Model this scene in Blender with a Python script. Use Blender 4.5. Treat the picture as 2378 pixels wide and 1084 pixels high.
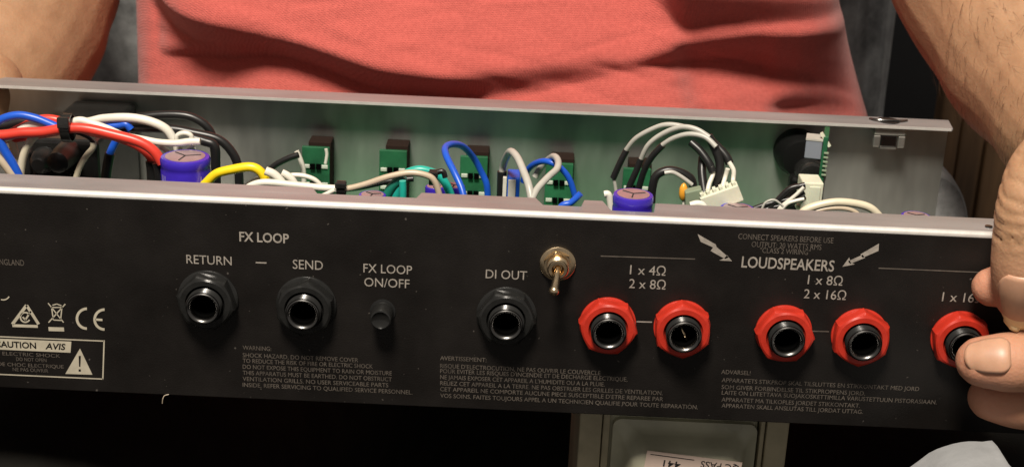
import bpy, bmesh, math, random
import numpy as np
from mathutils import Vector, Matrix
random.seed(7); np.random.seed(7)
R = math.radians
scene = bpy.context.scene
for o in list(bpy.data.objects): bpy.data.objects.remove(o)

# ------------------------------------------------------------------ camera, world, lamps, exposure
PW, PH, FPX = 2378.0, 1084.0, 3323.0
CAM = Vector((0.0, -0.400, 0.140)); TGT = Vector((0.0, 0.0, -0.007)); ROLL = R(2.6)
fwd = (TGT - CAM).normalized(); r0 = Vector((1, 0, 0)); u0 = r0.cross(fwd)
c_r = math.cos(ROLL) * r0 + math.sin(ROLL) * u0
c_u = -math.sin(ROLL) * r0 + math.cos(ROLL) * u0
cd = bpy.data.cameras.new('camera'); cam = bpy.data.objects.new('camera', cd)
scene.collection.objects.link(cam)
cam.matrix_world = Matrix(((c_r.x, c_u.x, -fwd.x, CAM.x), (c_r.y, c_u.y, -fwd.y, CAM.y), (c_r.z, c_u.z, -fwd.z, CAM.z), (0, 0, 0, 1)))
cd.sensor_width = 36; cd.lens = 36 * FPX / PW; cd.clip_start = 0.02; cd.clip_end = 30
cd.dof.use_dof = True; cd.dof.focus_distance = 0.44; cd.dof.aperture_fstop = 32
scene.camera = cam
w = bpy.data.worlds.new('World'); scene.world = w; w.use_nodes = True
w.node_tree.nodes['Background'].inputs[0].default_value = (1.0, 0.92, 0.84, 1)
w.node_tree.nodes['Background'].inputs[1].default_value = 0.21
def area(name, loc, tgt, size, power, col):
    l = bpy.data.lights.new(name, 'AREA'); l.shape = 'DISK'; l.size = size; l.energy = power; l.color = col
    o = bpy.data.objects.new(name, l); scene.collection.objects.link(o); o.location = loc
    o.rotation_euler = (Vector(tgt) - Vector(loc)).to_track_quat('-Z', 'Y').to_euler(); return o
area('ceiling_lamp', (-0.15, -0.60, 1.05), (0, 0.05, 0), 0.30, 29, (1.0, 0.91, 0.79))
vs = scene.view_settings
vs.view_transform = 'Standard'; vs.look = 'None'; vs.gamma = 1; vs.use_curve_mapping = False; vs.exposure = 0.0

# ------------------------------------------------------------------ helpers
def ray(px, py):
    return fwd + c_r * ((px - PW / 2) / FPX) - c_u * ((py - PH / 2) / FPX)
def P(px, py, y=0.0):            # photograph pixel -> point on the real plane y = const
    d = ray(px, py); return CAM + d * ((y - CAM.y) / d.y)
def PZ(px, py, z):
    d = ray(px, py); return CAM + d * ((z - CAM.z) / d.z)
def proj(p):
    v = Vector(p) - CAM; k = FPX / v.dot(fwd)
    return PW / 2 + v.dot(c_r) * k, PH / 2 - v.dot(c_u) * k
WM = {}
def link(o, parent=None, world=None):
    scene.collection.objects.link(o)
    wm = world or Matrix.Identity(4); WM[o.name] = wm
    if parent is not None:
        o.parent = parent; o.matrix_parent_inverse = WM[parent.name].inverted()
    o.matrix_basis = wm
    return o
def empty(name, loc, label, cat, group=None):
    o = bpy.data.objects.new(name, None); o.empty_display_size = 0.02
    link(o, None, Matrix.Translation(loc)); tag(o, label, cat, group); return o
def tag(o, label=None, cat=None, group=None, kind=None):
    if label: o['label'] = label
    if cat: o['category'] = cat
    if group: o['group'] = group
    if kind: o['kind'] = kind
    return o
class MB:
    def __init__(s): s.v = []; s.f = []; s.mi = []; s.cur = 0
    def add(s, vs_, fs):
        b = len(s.v); s.v += [tuple(q) for q in vs_]; s.f += [tuple(i + b for i in f) for f in fs]; s.mi += [s.cur] * len(fs); return s
    def box(s, a, b):
        x0, y0, z0 = a; x1, y1, z1 = b
        return s.add([(x0,y0,z0),(x1,y0,z0),(x1,y1,z0),(x0,y1,z0),(x0,y0,z1),(x1,y0,z1),(x1,y1,z1),(x0,y1,z1)],
                     [(0,3,2,1),(4,5,6,7),(0,1,5,4),(1,2,6,5),(2,3,7,6),(3,0,4,7)])
    def obox(s, c, ax, ay, az):   # oriented box: centre + half axes
        c, ax, ay, az = map(Vector, (c, ax, ay, az))
        q = [c + sx*ax + sy*ay + sz*az for sz in (-1,1) for sx, sy in ((-1,-1),(1,-1),(1,1),(-1,1))]
        return s.add(q, [(0,3,2,1),(4,5,6,7),(0,1,5,4),(1,2,6,5),(2,3,7,6),(3,0,4,7)])
    def prism(s, pts, off):       # closed polygon extruded by off
        n = len(pts); off = Vector(off); p = [Vector(q) for q in pts]
        return s.add(p + [q + off for q in p], [tuple(range(n))[::-1], tuple(range(n, 2*n))] + [(i, (i+1) % n, n + (i+1) % n, n + i) for i in range(n)])
    def flat(s, pts): n = len(pts); return s.add(pts, [tuple(range(n))])
    def rings(s, rings, cap0=True, cap1=True):
        n = len(rings[0]); v = [q for r in rings for q in r]; f = []
        for k in range(len(rings) - 1):
            for i in range(n):
                j = (i + 1) % n; f.append((k*n+i, k*n+j, (k+1)*n+j, (k+1)*n+i))
        if cap0: f.append(tuple(range(n))[::-1])
        if cap1: f.append(tuple((len(rings)-1)*n + i for i in range(n)))
        return s.add(v, f)
    def lathe(s, prof, c=(0,0,0), axis='y', n=40, cap0=True, cap1=True, shape=None):
        c = Vector(c); rr = []
        for k, (t, r) in enumerate(prof):
            ring = []
            for i in range(n):
                a = 2*math.pi*i/n; q = r * (shape(a, k) if shape else 1)
                if axis == 'y': ring.append(c + Vector((q*math.cos(a), t, q*math.sin(a))))
                else: ring.append(c + Vector((q*math.cos(a), q*math.sin(a), t)))
            rr.append(ring)
        return s.rings(rr, cap0, cap1)
    def tube(s, pts, rad, n=12, sub=6, smooth=True):
        pts = [Vector(p) for p in pts]; m = len(pts)
        rad = list(rad) if isinstance(rad, (list, tuple)) else [rad]*m
        path, rr = [], []
        for i in range(m - 1):
            p0, p1, p2, p3 = pts[max(i-1,0)], pts[i], pts[i+1], pts[min(i+2,m-1)]
            for k in range(sub):
                t = k/sub
                if smooth and m > 2:
                    q = 0.5*((2*p1) + (p2-p0)*t + (2*p0-5*p1+4*p2-p3)*t*t + (3*p1-p0-3*p2+p3)*t**3)
                else: q = p1.lerp(p2, t)
                e = t*t*(3-2*t); path.append(q); rr.append(rad[i]*(1-e)+rad[i+1]*e)
        path.append(pts[-1]); rr.append(rad[-1])
        T = [(path[min(i+1,len(path)-1)] - path[max(i-1,0)]).normalized() for i in range(len(path))]
        nrm = T[0].orthogonal().normalized(); out = []
        for i, q in enumerate(path):
            nrm = (nrm - T[i]*nrm.dot(T[i])).normalized(); bn = T[i].cross(nrm)
            out.append([q + rr[i]*(math.cos(2*math.pi*k/n)*nrm + math.sin(2*math.pi*k/n)*bn) for k in range(n)])
        # rounded ends
        def dome(q, t, ring, r, sg):
            res = []
            for a in (30, 60, 80):
                res.append([q + (p - q)*math.cos(R(a)) + sg*t*r*math.sin(R(a)) for p in ring])
            return res
        if s_dome[0]:
            out = dome(path[0], T[0], out[0], rr[0], -1)[::-1] + out + dome(path[-1], T[-1], out[-1], rr[-1], 1)
        return s.rings(out)
    def mesh(s, name, mats, smooth=True, angle=38):
        me = bpy.data.meshes.new(name); me.from_pydata(s.v, [], s.f)
        for m in (mats if isinstance(mats, (list, tuple)) else [mats]): me.materials.append(m)
        me.polygons.foreach_set('material_index', s.mi)
        if smooth:
            me.polygons.foreach_set('use_smooth', [True]*len(me.polygons))
            me.update()
            try: me.set_sharp_from_angle(angle=R(angle))
            except Exception: pass
        me.update(); return me
    def build(s, name, mats, parent=None, world=None, smooth=True, bevel=0, angle=38, fixn=False):
        me = s.mesh(name, mats, smooth, angle)
        if fixn:
            bm = bmesh.new(); bm.from_mesh(me); bmesh.ops.recalc_face_normals(bm, faces=bm.faces); bm.to_mesh(me); bm.free()
        o = bpy.data.objects.new(name, me); link(o, parent, world)
        if bevel:
            b = o.modifiers.new('bevel', 'BEVEL'); b.width = bevel; b.segments = 2; b.limit_method = 'ANGLE'; b.angle_limit = R(40)
        return o
s_dome = [False]

# ------------------------------------------------------------------ materials (all procedural)
def mat(name, col, rough=0.5, metal=0.0, var=0.0, vscale=60, bump=0.0, bscale=400, coat=0.0, spec=0.5, sss=0.0, rvar=0.0,
        stretch=None, col2=None, aniso=0.0, sheen=0.0, detail=4.0):
    m = bpy.data.materials.new(name); m.use_nodes = True; nt = m.node_tree; b = nt.nodes['Principled BSDF']
    b.inputs['Base Color'].default_value = (*col, 1); b.inputs['Roughness'].default_value = rough; b.inputs['Metallic'].default_value = metal
    b.inputs['Specular IOR Level'].default_value = spec; b.inputs['Coat Weight'].default_value = coat; b.inputs['Coat Roughness'].default_value = 0.12
    b.inputs['Anisotropic'].default_value = aniso; b.inputs['Sheen Weight'].default_value = sheen
    if sss: b.inputs['Subsurface Weight'].default_value = sss; b.inputs['Subsurface Radius'].default_value = (0.0035, 0.0012, 0.0006); b.inputs['Subsurface Scale'].default_value = 1.0
    N = nt.nodes.new; L = nt.links.new
    tc = N('ShaderNodeTexCoord'); mp = N('ShaderNodeMapping'); L(tc.outputs['Object'], mp.inputs[0])
    if stretch: mp.inputs['Scale'].default_value = stretch
    if var or rvar:
        n = N('ShaderNodeTexNoise'); n.inputs['Scale'].default_value = vscale; n.inputs['Detail'].default_value = detail; n.inputs['Roughness'].default_value = 0.6
        L(mp.outputs[0], n.inputs['Vector'])
        mr = N('ShaderNodeMapRange'); mr.inputs[1].default_value = 0.3; mr.inputs[2].default_value = 0.7; L(n.outputs['Fac'], mr.inputs[0])
        if var:
            mx = N('ShaderNodeMix'); mx.data_type = 'RGBA'; L(mr.outputs[0], mx.inputs['Factor'])
            mx.inputs['A'].default_value = (*[c*(1-var) for c in col], 1)
            mx.inputs['B'].default_value = (*(col2 or [min(1, c*(1+var)) for c in col]), 1)
            L(mx.outputs['Result'], b.inputs['Base Color'])
        if rvar:
            m2 = N('ShaderNodeMapRange'); m2.inputs[1].default_value = 0.3; m2.inputs[2].default_value = 0.7
            m2.inputs[3].default_value = max(0.02, rough - rvar); m2.inputs[4].default_value = rough + rvar
            L(n.outputs['Fac'], m2.inputs[0]); L(m2.outputs[0], b.inputs['Roughness'])
    if bump:
        n2 = N('ShaderNodeTexNoise'); n2.inputs['Scale'].default_value = bscale; n2.inputs['Detail'].default_value = 3
        L(mp.outputs[0], n2.inputs['Vector'])
        bp = N('ShaderNodeBump'); bp.inputs['Strength'].default_value = bump; bp.inputs['Distance'].default_value = 0.0005
        L(n2.outputs['Fac'], bp.inputs['Height']); L(bp.outputs[0], b.inputs['Normal'])
    return m
M = {}
M['black_paint'] = mat('black_paint', (0.0082, 0.0068, 0.0060), 0.42, var=0.3, vscale=40, bump=0.12, bscale=1800, rvar=0.08, spec=0.32)
_nt = M['black_paint'].node_tree; _b = _nt.nodes['Principled BSDF']
_tc = _nt.nodes.new('ShaderNodeTexCoord'); _n = _nt.nodes.new('ShaderNodeTexNoise'); _n.inputs['Scale'].default_value = 650; _n.inputs['Detail'].default_value = 1
_nt.links.new(_tc.outputs['Object'], _n.inputs['Vector'])
_mr = _nt.nodes.new('ShaderNodeMapRange'); _mr.inputs[1].default_value = 0.74; _mr.inputs[2].default_value = 0.80; _nt.links.new(_n.outputs['Fac'], _mr.inputs[0])
_mx = _nt.nodes.new('ShaderNodeMix'); _mx.data_type = 'RGBA'; _mx.inputs['B'].default_value = (0.075, 0.066, 0.058, 1); _nt.links.new(_mr.outputs[0], _mx.inputs['Factor'])
_old = _b.inputs['Base Color'].links[0].from_socket; _nt.links.new(_old, _mx.inputs['A']); _nt.links.new(_mx.outputs['Result'], _b.inputs['Base Color'])
M['steel'] = mat('brushed_steel', (0.35, 0.335, 0.335), 0.42, 0.5, var=0.22, vscale=45, bump=0.06, bscale=500, rvar=0.07, stretch=(0.25, 1, 3), aniso=0.3)
M['steel_wall'] = mat('zinc_steel_wall', (0.50, 0.51, 0.475), 0.37, 0.88, var=0.28, vscale=30, bump=0.05, bscale=500, rvar=0.08, stretch=(1.2, 1, 0.35))
M['edge_highlight'] = mat('bare_steel_highlight', (0.62, 0.60, 0.57), 0.45, 0.35, var=0.08, vscale=200, bump=0.08, bscale=900)  # same bare steel as the flange, paler to paint in the lamp's glint
M['print'] = mat('silkscreen_white', (0.30, 0.27, 0.235), 0.6, var=0.25, vscale=500)
M['print_dim'] = mat('silkscreen_fine', (0.095, 0.080, 0.066), 0.6, var=0.35, vscale=220)
M['print_cream'] = mat('silkscreen_cream', (0.44, 0.40, 0.31), 0.6, var=0.12, vscale=300)
M['black_plastic'] = mat('black_plastic', (0.013, 0.013, 0.0125), 0.20, var=0.2, vscale=200, bump=0.05, bscale=900, rvar=0.06)
M['black_rubber'] = mat('black_sleeve', (0.010, 0.010, 0.010), 0.42, bump=0.1, bscale=900)
M['bore'] = mat('jack_bore', (0.002, 0.002, 0.002), 0.9, spec=0.0)
M['red_plastic'] = mat('red_plastic', (0.46, 0.028, 0.014), 0.34, var=0.14, vscale=150, bump=0.06, bscale=700, rvar=0.06, sss=0.05)
M['gunmetal'] = mat('jack_ring_metal', (0.15, 0.147, 0.143), 0.27, 1.0)
M['nickel'] = mat('nickel', (0.80, 0.62, 0.40), 0.24, 1.0, var=0.12, vscale=300, rvar=0.06)
M['dull_black'] = mat('dull_black_plastic', (0.005, 0.005, 0.005), 0.5, spec=0.15)
M['zinc'] = mat('zinc_clip', (0.36, 0.35, 0.32), 0.38, 0.8, var=0.15, vscale=300)
M['board'] = mat('green_solder_mask', (0.016, 0.105, 0.045), 0.42, var=0.35, vscale=90, bump=0.08, bscale=700)
M['board_floor'] = mat('green_main_board', (0.022, 0.22, 0.075), 0.5, var=0.35, vscale=70)
M['solder'] = mat('solder_pad', (0.72, 0.74, 0.66), 0.35, 0.4)
M['purple'] = mat('purple_sleeve', (0.040, 0.020, 0.38), 0.26, var=0.15, vscale=120, bump=0.03, bscale=400, coat=0.3)
M['lilac'] = mat('sleeve_print', (0.20, 0.17, 0.50), 0.4, var=0.5, vscale=700)
M['cap_top'] = mat('capacitor_top', (0.46, 0.34, 0.36), 0.32, 0.6, var=0.12, vscale=200)
def wirem(n, c, r=0.36): M[n] = mat(n, c, r, var=0.10, vscale=120, bump=0.05, bscale=500)
wirem('white_wire', (0.66, 0.64, 0.56)); wirem('grey_wire', (0.42, 0.41, 0.37)); wirem('cream_wire', (0.62, 0.56, 0.42)); wirem('tan_wire', (0.46, 0.38, 0.28))
wirem('blue_wire', (0.010, 0.085, 0.52)); wirem('red_wire', (0.62, 0.045, 0.028)); wirem('black_wire', (0.011, 0.011, 0.011))
wirem('yellow_wire', (0.82, 0.60, 0.012)); wirem('teal_wire', (0.015, 0.36, 0.29)); wirem('orange_drop', (0.72, 0.32, 0.03)); wirem('dark_teal_wire', (0.01, 0.16, 0.11))
M['nylon'] = mat('nylon_connector', (0.62, 0.63, 0.50), 0.45, var=0.08, vscale=200, sss=0.1)
M['sage'] = mat('sage_block', (0.20, 0.25, 0.17), 0.5)
M['grey_box'] = mat('grey_relay', (0.20, 0.22, 0.26), 0.4)
M['olive'] = mat('transformer_lacquer', (0.47, 0.455, 0.335), 0.34, var=0.25, vscale=35, bump=0.15, bscale=160, rvar=0.1)
M['olive2'] = mat('transformer_frame_lacquer', (0.42, 0.37, 0.25), 0.45, var=0.25, vscale=50, bump=0.15, bscale=260)
M['paper'] = mat('paper_sticker', (0.66, 0.52, 0.44), 0.7, var=0.05, vscale=80)
M['ink'] = mat('black_ink', (0.02, 0.018, 0.018), 0.7)

# ------------------------------------------------------------------ dimensions
ZB = P(1189, 953, 0).z                     # bottom edge of the printed panel
YN = PZ(1189, 252, 0.0).y                  # near edge of the far flange
FW = PZ(1189, 488, 0).y
FLW = 0.0135                               # width of the near flange
YW = YN + 0.0105                           # inner face of the far wall
XR_WALL = P(2187, 400, YW).x
XR = 0.1665; XL = -0.26
T = 0.0013

# ------------------------------------------------------------------ setting: floor and wall behind
floor = MB().box((-2.5, -1.5, -0.62), (2.5, 2.4, -0.60)).build('floor', mat('dark_carpet', (0.012, 0.011, 0.010), 0.95, var=0.4, vscale=200), smooth=False); tag(floor, kind='structure')
wall = MB().box((-2.5, 2.2, -0.60), (2.5, 2.25, 1.9)).build('wall', mat('dark_wall_paint', (0.010, 0.010, 0.011), 0.9, var=0.2, vscale=8), smooth=False); tag(wall, kind='structure')

# ------------------------------------------------------------------ the amplifier chassis
amp = empty('amplifier_chassis', (0, 0.05, ZB), 'open guitar amplifier chassis with black printed panel, wires and red jacks, held in hands', 'amplifier')
# flange with notches, in plan (x, y) ; outer edge is the rounded bend
rb = 0.0014
def xat(px): return PZ(px, 450 + (px-6)*0.0458, 0).x
notches = [(xat(722), xat(958), 0.0052), (xat(1262), xat(1352), 0.0062), (xat(1424), xat(1524), 0.0085)]
edge = [(XL, FLW)]
for a, b, dpt in notches:
    edge += [(a - 0.0022, FLW), (a, FLW - dpt), (b, FLW - dpt), (b + 0.0012, FLW)]
edge += [(XR, FLW)]
m = MB()
top = [(XR, rb, 0), (XL, rb, 0)]
m.prism([(x, y, -T) for x, y in edge] + [(XR, rb, -T), (XL, rb, -T)], (0, 0, T))
m.build('rim', M['steel'], amp, smooth=False, bevel=0.00025, fixn=True)
# rounded bend between flange and panel, its lamp highlight put into the colour
m = MB(); prof = [(rb*(1 - math.sin(R(a))), -rb*(1 - math.cos(R(a)))) for a in range(0, 91, 9)]
prof = prof + [(0.0, -rb - 0.0002)] + [(T, -rb - 0.0002), (T, -T), (rb, -T)]
m.rings([[(XL, y, z) for y, z in prof], [(XR, y, z) for y, z in prof]])
m.build('bent_edge', M['edge_highlight'], amp, fixn=True)
panel = MB().box((XL, 0, ZB), (XR, T, -rb - 0.0002)).build('back_panel', M['black_paint'], amp, smooth=False, bevel=0.0003)
tag(panel, 'black painted panel with white lettering')
m = MB(); m.box((XL, T + 0.0002, ZB), (XR, YW, ZB + T)); m.build('tray_floor', mat('tray_floor_steel', (0.42, 0.42, 0.40), 0.5, 0.9), amp, smooth=False)
m = MB(); m.box((XL, YW, ZB), (XR_WALL, YW + T, -0.0012)); m.build('inner_wall', M['steel_wall'], amp, smooth=False)
# far flange with mitred right end and a cut edge painted pale for its lamp highlight
xe = PZ(2214, 299, 0).x; m = MB()
m.prism([(XL, YN, -0.0011), (xe, YN, -0.0011), (XR_WALL, YW + T, -0.0011), (XL, YW + T, -0.0011)], (0, 0, 0.0011))
m.build('rim', M['steel'], amp, smooth=False, bevel=0.0002, fixn=True)
m = MB().box((XL, YN - 0.0003, -0.00105), (xe - 0.0006, YN - 0.00001, -0.00005)); m.build('cut_edge', M['edge_highlight'], amp, smooth=False)

# ---- printing on the panel
FT = {}
def glyphs(txt, bold=0.0, align='LEFT', spacing=1.0):
    cu = bpy.data.curves.new('t', 'FONT'); cu.body = txt; cu.size = 1; cu.resolution_u = 3; cu.offset = bold; cu.align_x = align; cu.space_character = spacing; cu.space_line = 0.9
    o = bpy.data.objects.new('t', cu); scene.collection.objects.link(o)
    dg = bpy.context.evaluated_depsgraph_get(); me = bpy.data.meshes.new_from_object(o.evaluated_get(dg))
    v = np.empty(len(me.vertices)*3); me.vertices.foreach_get('co', v); v = v.reshape(-1, 3)
    f = [tuple(p.vertices) for p in me.polygons]
    bpy.data.objects.remove(o); bpy.data.curves.remove(cu); bpy.data.meshes.remove(me)
    return v, f
PRINT_Y = -0.00012
def text(txt, px0, px1, pyc, hpx, material, bold=0.0, parent=None, name='lettering', label=None, slant=0.0, spacing=1.0):
    """one line of print: left px, right px, centre height in the photograph, cap height in px -> fitted on the panel plane"""
    v, f = glyphs(txt, bold, spacing=spacing)
    a = P(px0, pyc, 0); pc = P((px0+px1)/2, pyc, 0); b = P(px1, pyc + 0, 0)
    wd = P(px1, pyc, 0).x - a.x; h = hpx / 7.35e3
    x0, x1 = v[:, 0].min(), v[:, 0].max(); cap = 0.7
    X = a.x + (v[:, 0]-x0)/(x1-x0)*wd; Z = pc.z + (v[:, 1]/cap - 0.5)*h
    X = X + slant*(Z - pc.z)
    mb = MB(); mb.add(list(zip(X, [PRINT_Y]*len(X), Z)), f)
    o = mb.build(name, material, parent or panel, smooth=False)
    if label: tag(o, label)
    return o
def line(p, q, wpx, material=None, name='printed_line'):
    a = P(*p, 0); b = P(*q, 0); wd = wpx/7.4e3/2; d = (b-a).normalized(); n = Vector((-d.z, 0, d.x))*wd
    o = MB().flat([Vector((k.x, PRINT_Y, k.z)) for k in (a-n, b-n, b+n, a+n)]).build(name, material or M['print'], panel, smooth=False); return o
def poly(pts, material=None, name='printed_symbol', y=None):
    q = [P(*p, 0) for p in pts]
    return MB().flat([Vector((k.x, PRINT_Y if y is None else y, k.z)) for k in q]).build(name, material or M['print'], panel, smooth=False)
pr, pd, pc_ = M['print'], M['print_dim'], M['print_cream']
text('FX LOOP', 556, 671, 551, 22, pr, 0.018)
text('RETURN', 433, 538, 603, 21, pr)
text('SEND', 680, 750, 614, 22, pr)
line((594, 609), (619, 610), 3.2)
text('FX LOOP', 844, 957, 624, 21, pr)
text('ON/OFF', 846, 951, 656, 21, pr)
text('DI OUT', 1128, 1224, 637, 21, pr)
text('LOUDSPEAKERS', 1722, 1938, 612, 26, pr, 0.012)
text('1 x 4\u03a9', 1463, 1546, 627, 22, pr)
text('2 x 8\u03a9', 1461, 1546, 659, 22, pr)
text('1 x 8\u03a9', 1876, 1957, 650, 22, pr)
text('2 x 16\u03a9', 1867, 1965, 683, 22, pr)
text('1 x 16\u03a9', 2188, 2286, 690, 22, pr)
text('CONNECT SPEAKERS BEFORE USE', 1714, 1936, 553, 13, pd)
text('OUTPUT: 20 WATTS RMS', 1745, 1908, 570, 13, pd)
text('"CLASS 2 WIRING"', 1765, 1882, 583, 12, pd)
line((1395, 594), (1614, 601), 2.6, pd); line((2040, 622), (2330, 634), 2.6, pd)
line((1478, 746), (1514, 747), 3.0, pr); line((1886, 768), (1925, 769), 3.0, pd)
# lightning arrows
bl = [(1620,543),(1668,570),(1663,578),(1688,592),(1686,589),(1700,605),(1673,604),(1680,600),(1650,582),(1656,574),(1628,562)]
poly([(1620,543),(1662,567),(1656,574),(1627,561)]); poly([(1656,574),(1662,567),(1664,573),(1692,597),(1684,601),(1650,582)]); poly([(1700,606),(1670,604),(1682,599),(1688,592)])
poly([(2041,565),(2040,582),(2003,598),(1998,590)]); poly([(2003,591),(2009,598),(1974,612),(1969,606)]); poly([(1956,619),(1972,597),(1975,609),(1985,613)])
# warning paragraphs
def para(lines, x0, rights, ys, h):
    for t, xr, y in zip(lines, rights, ys):
        o = text(t, x0, xr, y + (xr-x0)/2*0.0454, h, pd, 0.0)
para(['WARNING:', 'SHOCK HAZARD, DO NOT REMOVE COVER', 'TO REDUCE THE RISK OF FIRE OR ELECTRIC SHOCK', 'DO NOT EXPOSE THIS EQUIPMENT TO RAIN OR MOISTURE',
      'THIS APPARATUS MUST BE EARTHED. DO NOT OBSTRUCT', 'VENTILATION GRILLS. NO USER SERVICEABLE PARTS', 'INSIDE. REFER SERVICING TO QUALIFIED SERVICE PERSONNEL.'],
     564, [630, 832, 866, 910, 910, 902, 958], [806, 823, 836, 850, 864, 878, 892], 10.5)
para(['AVERTISSEMENT:', "RISQUE D'ELECTROCUTION, NE PAS OUVRIR LE COUVERCLE", "POUR EVITER LES RISQUES D'INCENDIE ET DE DECHARGE ELECTRIQUE,", "NE JAMAIS EXPOSER CET APPAREIL A L'HUMIDITE OU A LA PLUIE.",
      'RELIEZ CET APPAREIL A LA TERRE. NE PAS OBSTRUER LES GRILLES DE VENTILATION.', "CET APPAREIL NE COMPORTE AUCUNE PIECE SUSCEPTIBLE D'ETRE REPAREE PAR", 'VOS SOINS. FAITES TOUJOURS APPEL A UN TECHNICIEN QUALIFIE POUR TOUTE REPARATION.'],
     1022, [1130, 1395, 1458, 1405, 1540, 1541, 1622], [830, 848, 860, 874, 888, 902, 917], 10.5)
para(['ADVARSEL!', 'APPARATETS STIKPROP SKAL TILSLUTTES EN STIKKONTAKT MED JORD', 'SOM GIVER FORBINDELSE TIL STIKPROPPENS JORD.', 'LAITE ON LIITETTAVA SUOJAKOSKETTIMILLA VARUSTETTUUN PISTORASIAAN.',
      'APPARATET MA TILKOPLES JORDET STIKKONTAKT.', 'APPARATEN SKALL ANSLUTAS TILL JORDAT UTTAG.'],
     1675, [1743, 2136, 2010, 2177, 1998, 2005], [862, 881, 897, 910, 926, 940], 10.5)
text('MADE IN ENGLAND', -68, 56, 607, 14, pd)
# regulatory marks
def ringpoly(c, r0_, r1_, a0, a1, n=20, ysc=1.0):
    out = [(c[0] + r1_*math.cos(R(a0+(a1-a0)*i/n)), c[1] - ysc*r1_*math.sin(R(a0+(a1-a0)*i/n))) for i in range(n+1)]
    inn = [(c[0] + r0_*math.cos(R(a0+(a1-a0)*i/n)), c[1] - ysc*r0_*math.sin(R(a0+(a1-a0)*i/n))) for i in range(n+1)]
    mb = MB()
    for i in range(n):
        q = [P(*p, 0) for p in (out[i], out[i+1], inn[i+1], inn[i])]; mb.flat([Vector((k.x, PRINT_Y, k.z)) for k in q])
    return mb.build('printed_symbol', pc_, panel, smooth=False)
for a, b in (((62, 708), (29, 752)), ((29, 755), (88, 757)), ((90, 752), (62, 708))): line(a, b, 7, pc_, 'printed_symbol')
ringpoly((59, 736), 9.5, 13, 30, 330); line((53, 735), (59, 742), 4, pc_, 'printed_symbol'); line((59, 742), (72, 722), 4, pc_, 'printed_symbol')
for a, b in (((112,703),(148,748)), ((152,705),(113,748)), ((119,713),(146,713)), ((120,712),(124,742)), ((144,713),(141,742)), ((124,742),(142,743)), ((122,708),(132,705)), ((132,705),(143,709))): line(a, b, 2.6, pc_, 'printed_symbol')
line((113, 763), (149, 764), 10, pc_, 'printed_symbol')
ringpoly((202, 739), 20, 26, 90, 270, ysc=1.0); ringpoly((243, 741), 20, 26, 90, 270, ysc=1.0); line((222, 741), (238, 742), 5.5, pc_, 'printed_symbol')
ringpoly((8, 680), 14, 17, 250, 330)
# caution box
for a, b in (((-90, 777), (242, 791)), ((242, 789), (239, 880)), ((-90, 864), (240, 879))): line(a, b, 3, pc_)
poly([(-60, 783), (166, 792), (164, 818), (-60, 808)], pc_, 'printed_symbol')
ink = M['black_paint']; PRINT_Y = -0.0002
text('CAUTION', -12, 84, 799, 15, ink, 0.02); text('AVIS', 107, 152, 803, 15, ink, 0.02, slant=0.2)
PRINT_Y = -0.00012
text('RISK OF ELECTRIC SHOCK', -58, 140, 821, 9, pd); text('DO NOT OPEN', 38, 108, 834, 9, pd)
text('RISQUE DE CHOC ELECTRIQUE', -58, 148, 846, 9, pd); text('NE PAS OUVRIR', 30, 112, 858, 9, pd)
poly([(186, 808), (215, 869), (152, 867)], pc_, 'printed_symbol'); PRINT_Y = -0.0002
poly([(183, 825), (188, 825), (187, 850), (184, 850)], ink, 'printed_symbol'); poly([(183, 856), (188, 856), (188, 861), (183, 861)], ink, 'printed_symbol')
PRINT_Y = -0.00012

# ---- jacks
HR = 0.0091
def hexs(a, k, rot=0.0, w=1.0):
    t = ((a + rot) % (math.pi/3)) - math.pi/6
    h = math.cos(math.pi/6)/math.cos(t); return 1*(1-w) + h*w
def nut_mesh(name, material):
    W = [0.8, 0.8, 0.8, 0.7, 0.4, 0.05, 0, 0]
    prof = [(-0.0008, HR), (-0.0010, HR), (-0.0034, HR), (-0.0041, HR*0.985), (-0.0047, HR*0.93), (-0.0051, HR*0.83), (-0.0051, HR*0.66), (-0.0030, HR*0.56)]
    return MB().lathe(prof, n=96, cap0=False, cap1=False, shape=lambda a, k: hexs(a, k, 0, W[k])).mesh(name, material, angle=24)
nut_red, nut_black = nut_mesh('nut', M['red_plastic']), nut_mesh('nut', M['black_plastic'])
wash_red = MB().lathe([(0, 0.0086), (-0.0007, 0.0086), (-0.0009, 0.0083), (-0.0009, 0.0055)], n=48, cap0=False, cap1=False).mesh('washer', M['red_plastic'])
wash_black = MB().lathe([(0, 0.0092), (-0.0007, 0.0092), (-0.0010, 0.0088), (-0.0010, 0.0055)], n=48, cap0=False, cap1=False).mesh('washer', M['black_plastic'])
bush = MB()
bush.lathe([(-0.0002, 0.0051), (-0.0074, 0.0051), (-0.0078, 0.00485)], n=48, cap0=False, cap1=False)
for k in range(5):   # thread ridges
    t = -0.0050 - k*0.0006; bush.lathe([(t, 0.0051), (t-0.0002, 0.00535), (t-0.0004, 0.0051)], n=48, cap0=False, cap1=False)
bush.cur = 1; bush.lathe([(-0.0003, 0.0034), (-0.0067, 0.00345)], n=40, cap0=True, cap1=False)
bush_me = bush.mesh('jack', [M['black_plastic'], M['bore']])
ring_me = MB().lathe([(-0.0077, 0.0050), (-0.0082, 0.00490), (-0.0084, 0.0046), (-0.0083, 0.0043), (-0.0077, 0.0038), (-0.0070, 0.0036), (-0.0066, 0.0036)], n=128, cap0=False, cap1=False).mesh('ring', M['gunmetal'])
jd = [(484, 692, 'b', 12), (712, 706, 'b', 38), (1176, 730, 'b', 5), (1411, 750, 'r', 8), (1583, 757, 'r', 25), (1819, 768, 'r', 3), (1995, 776, 'r', 30), (2226, 782, 'r', 17)]
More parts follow.
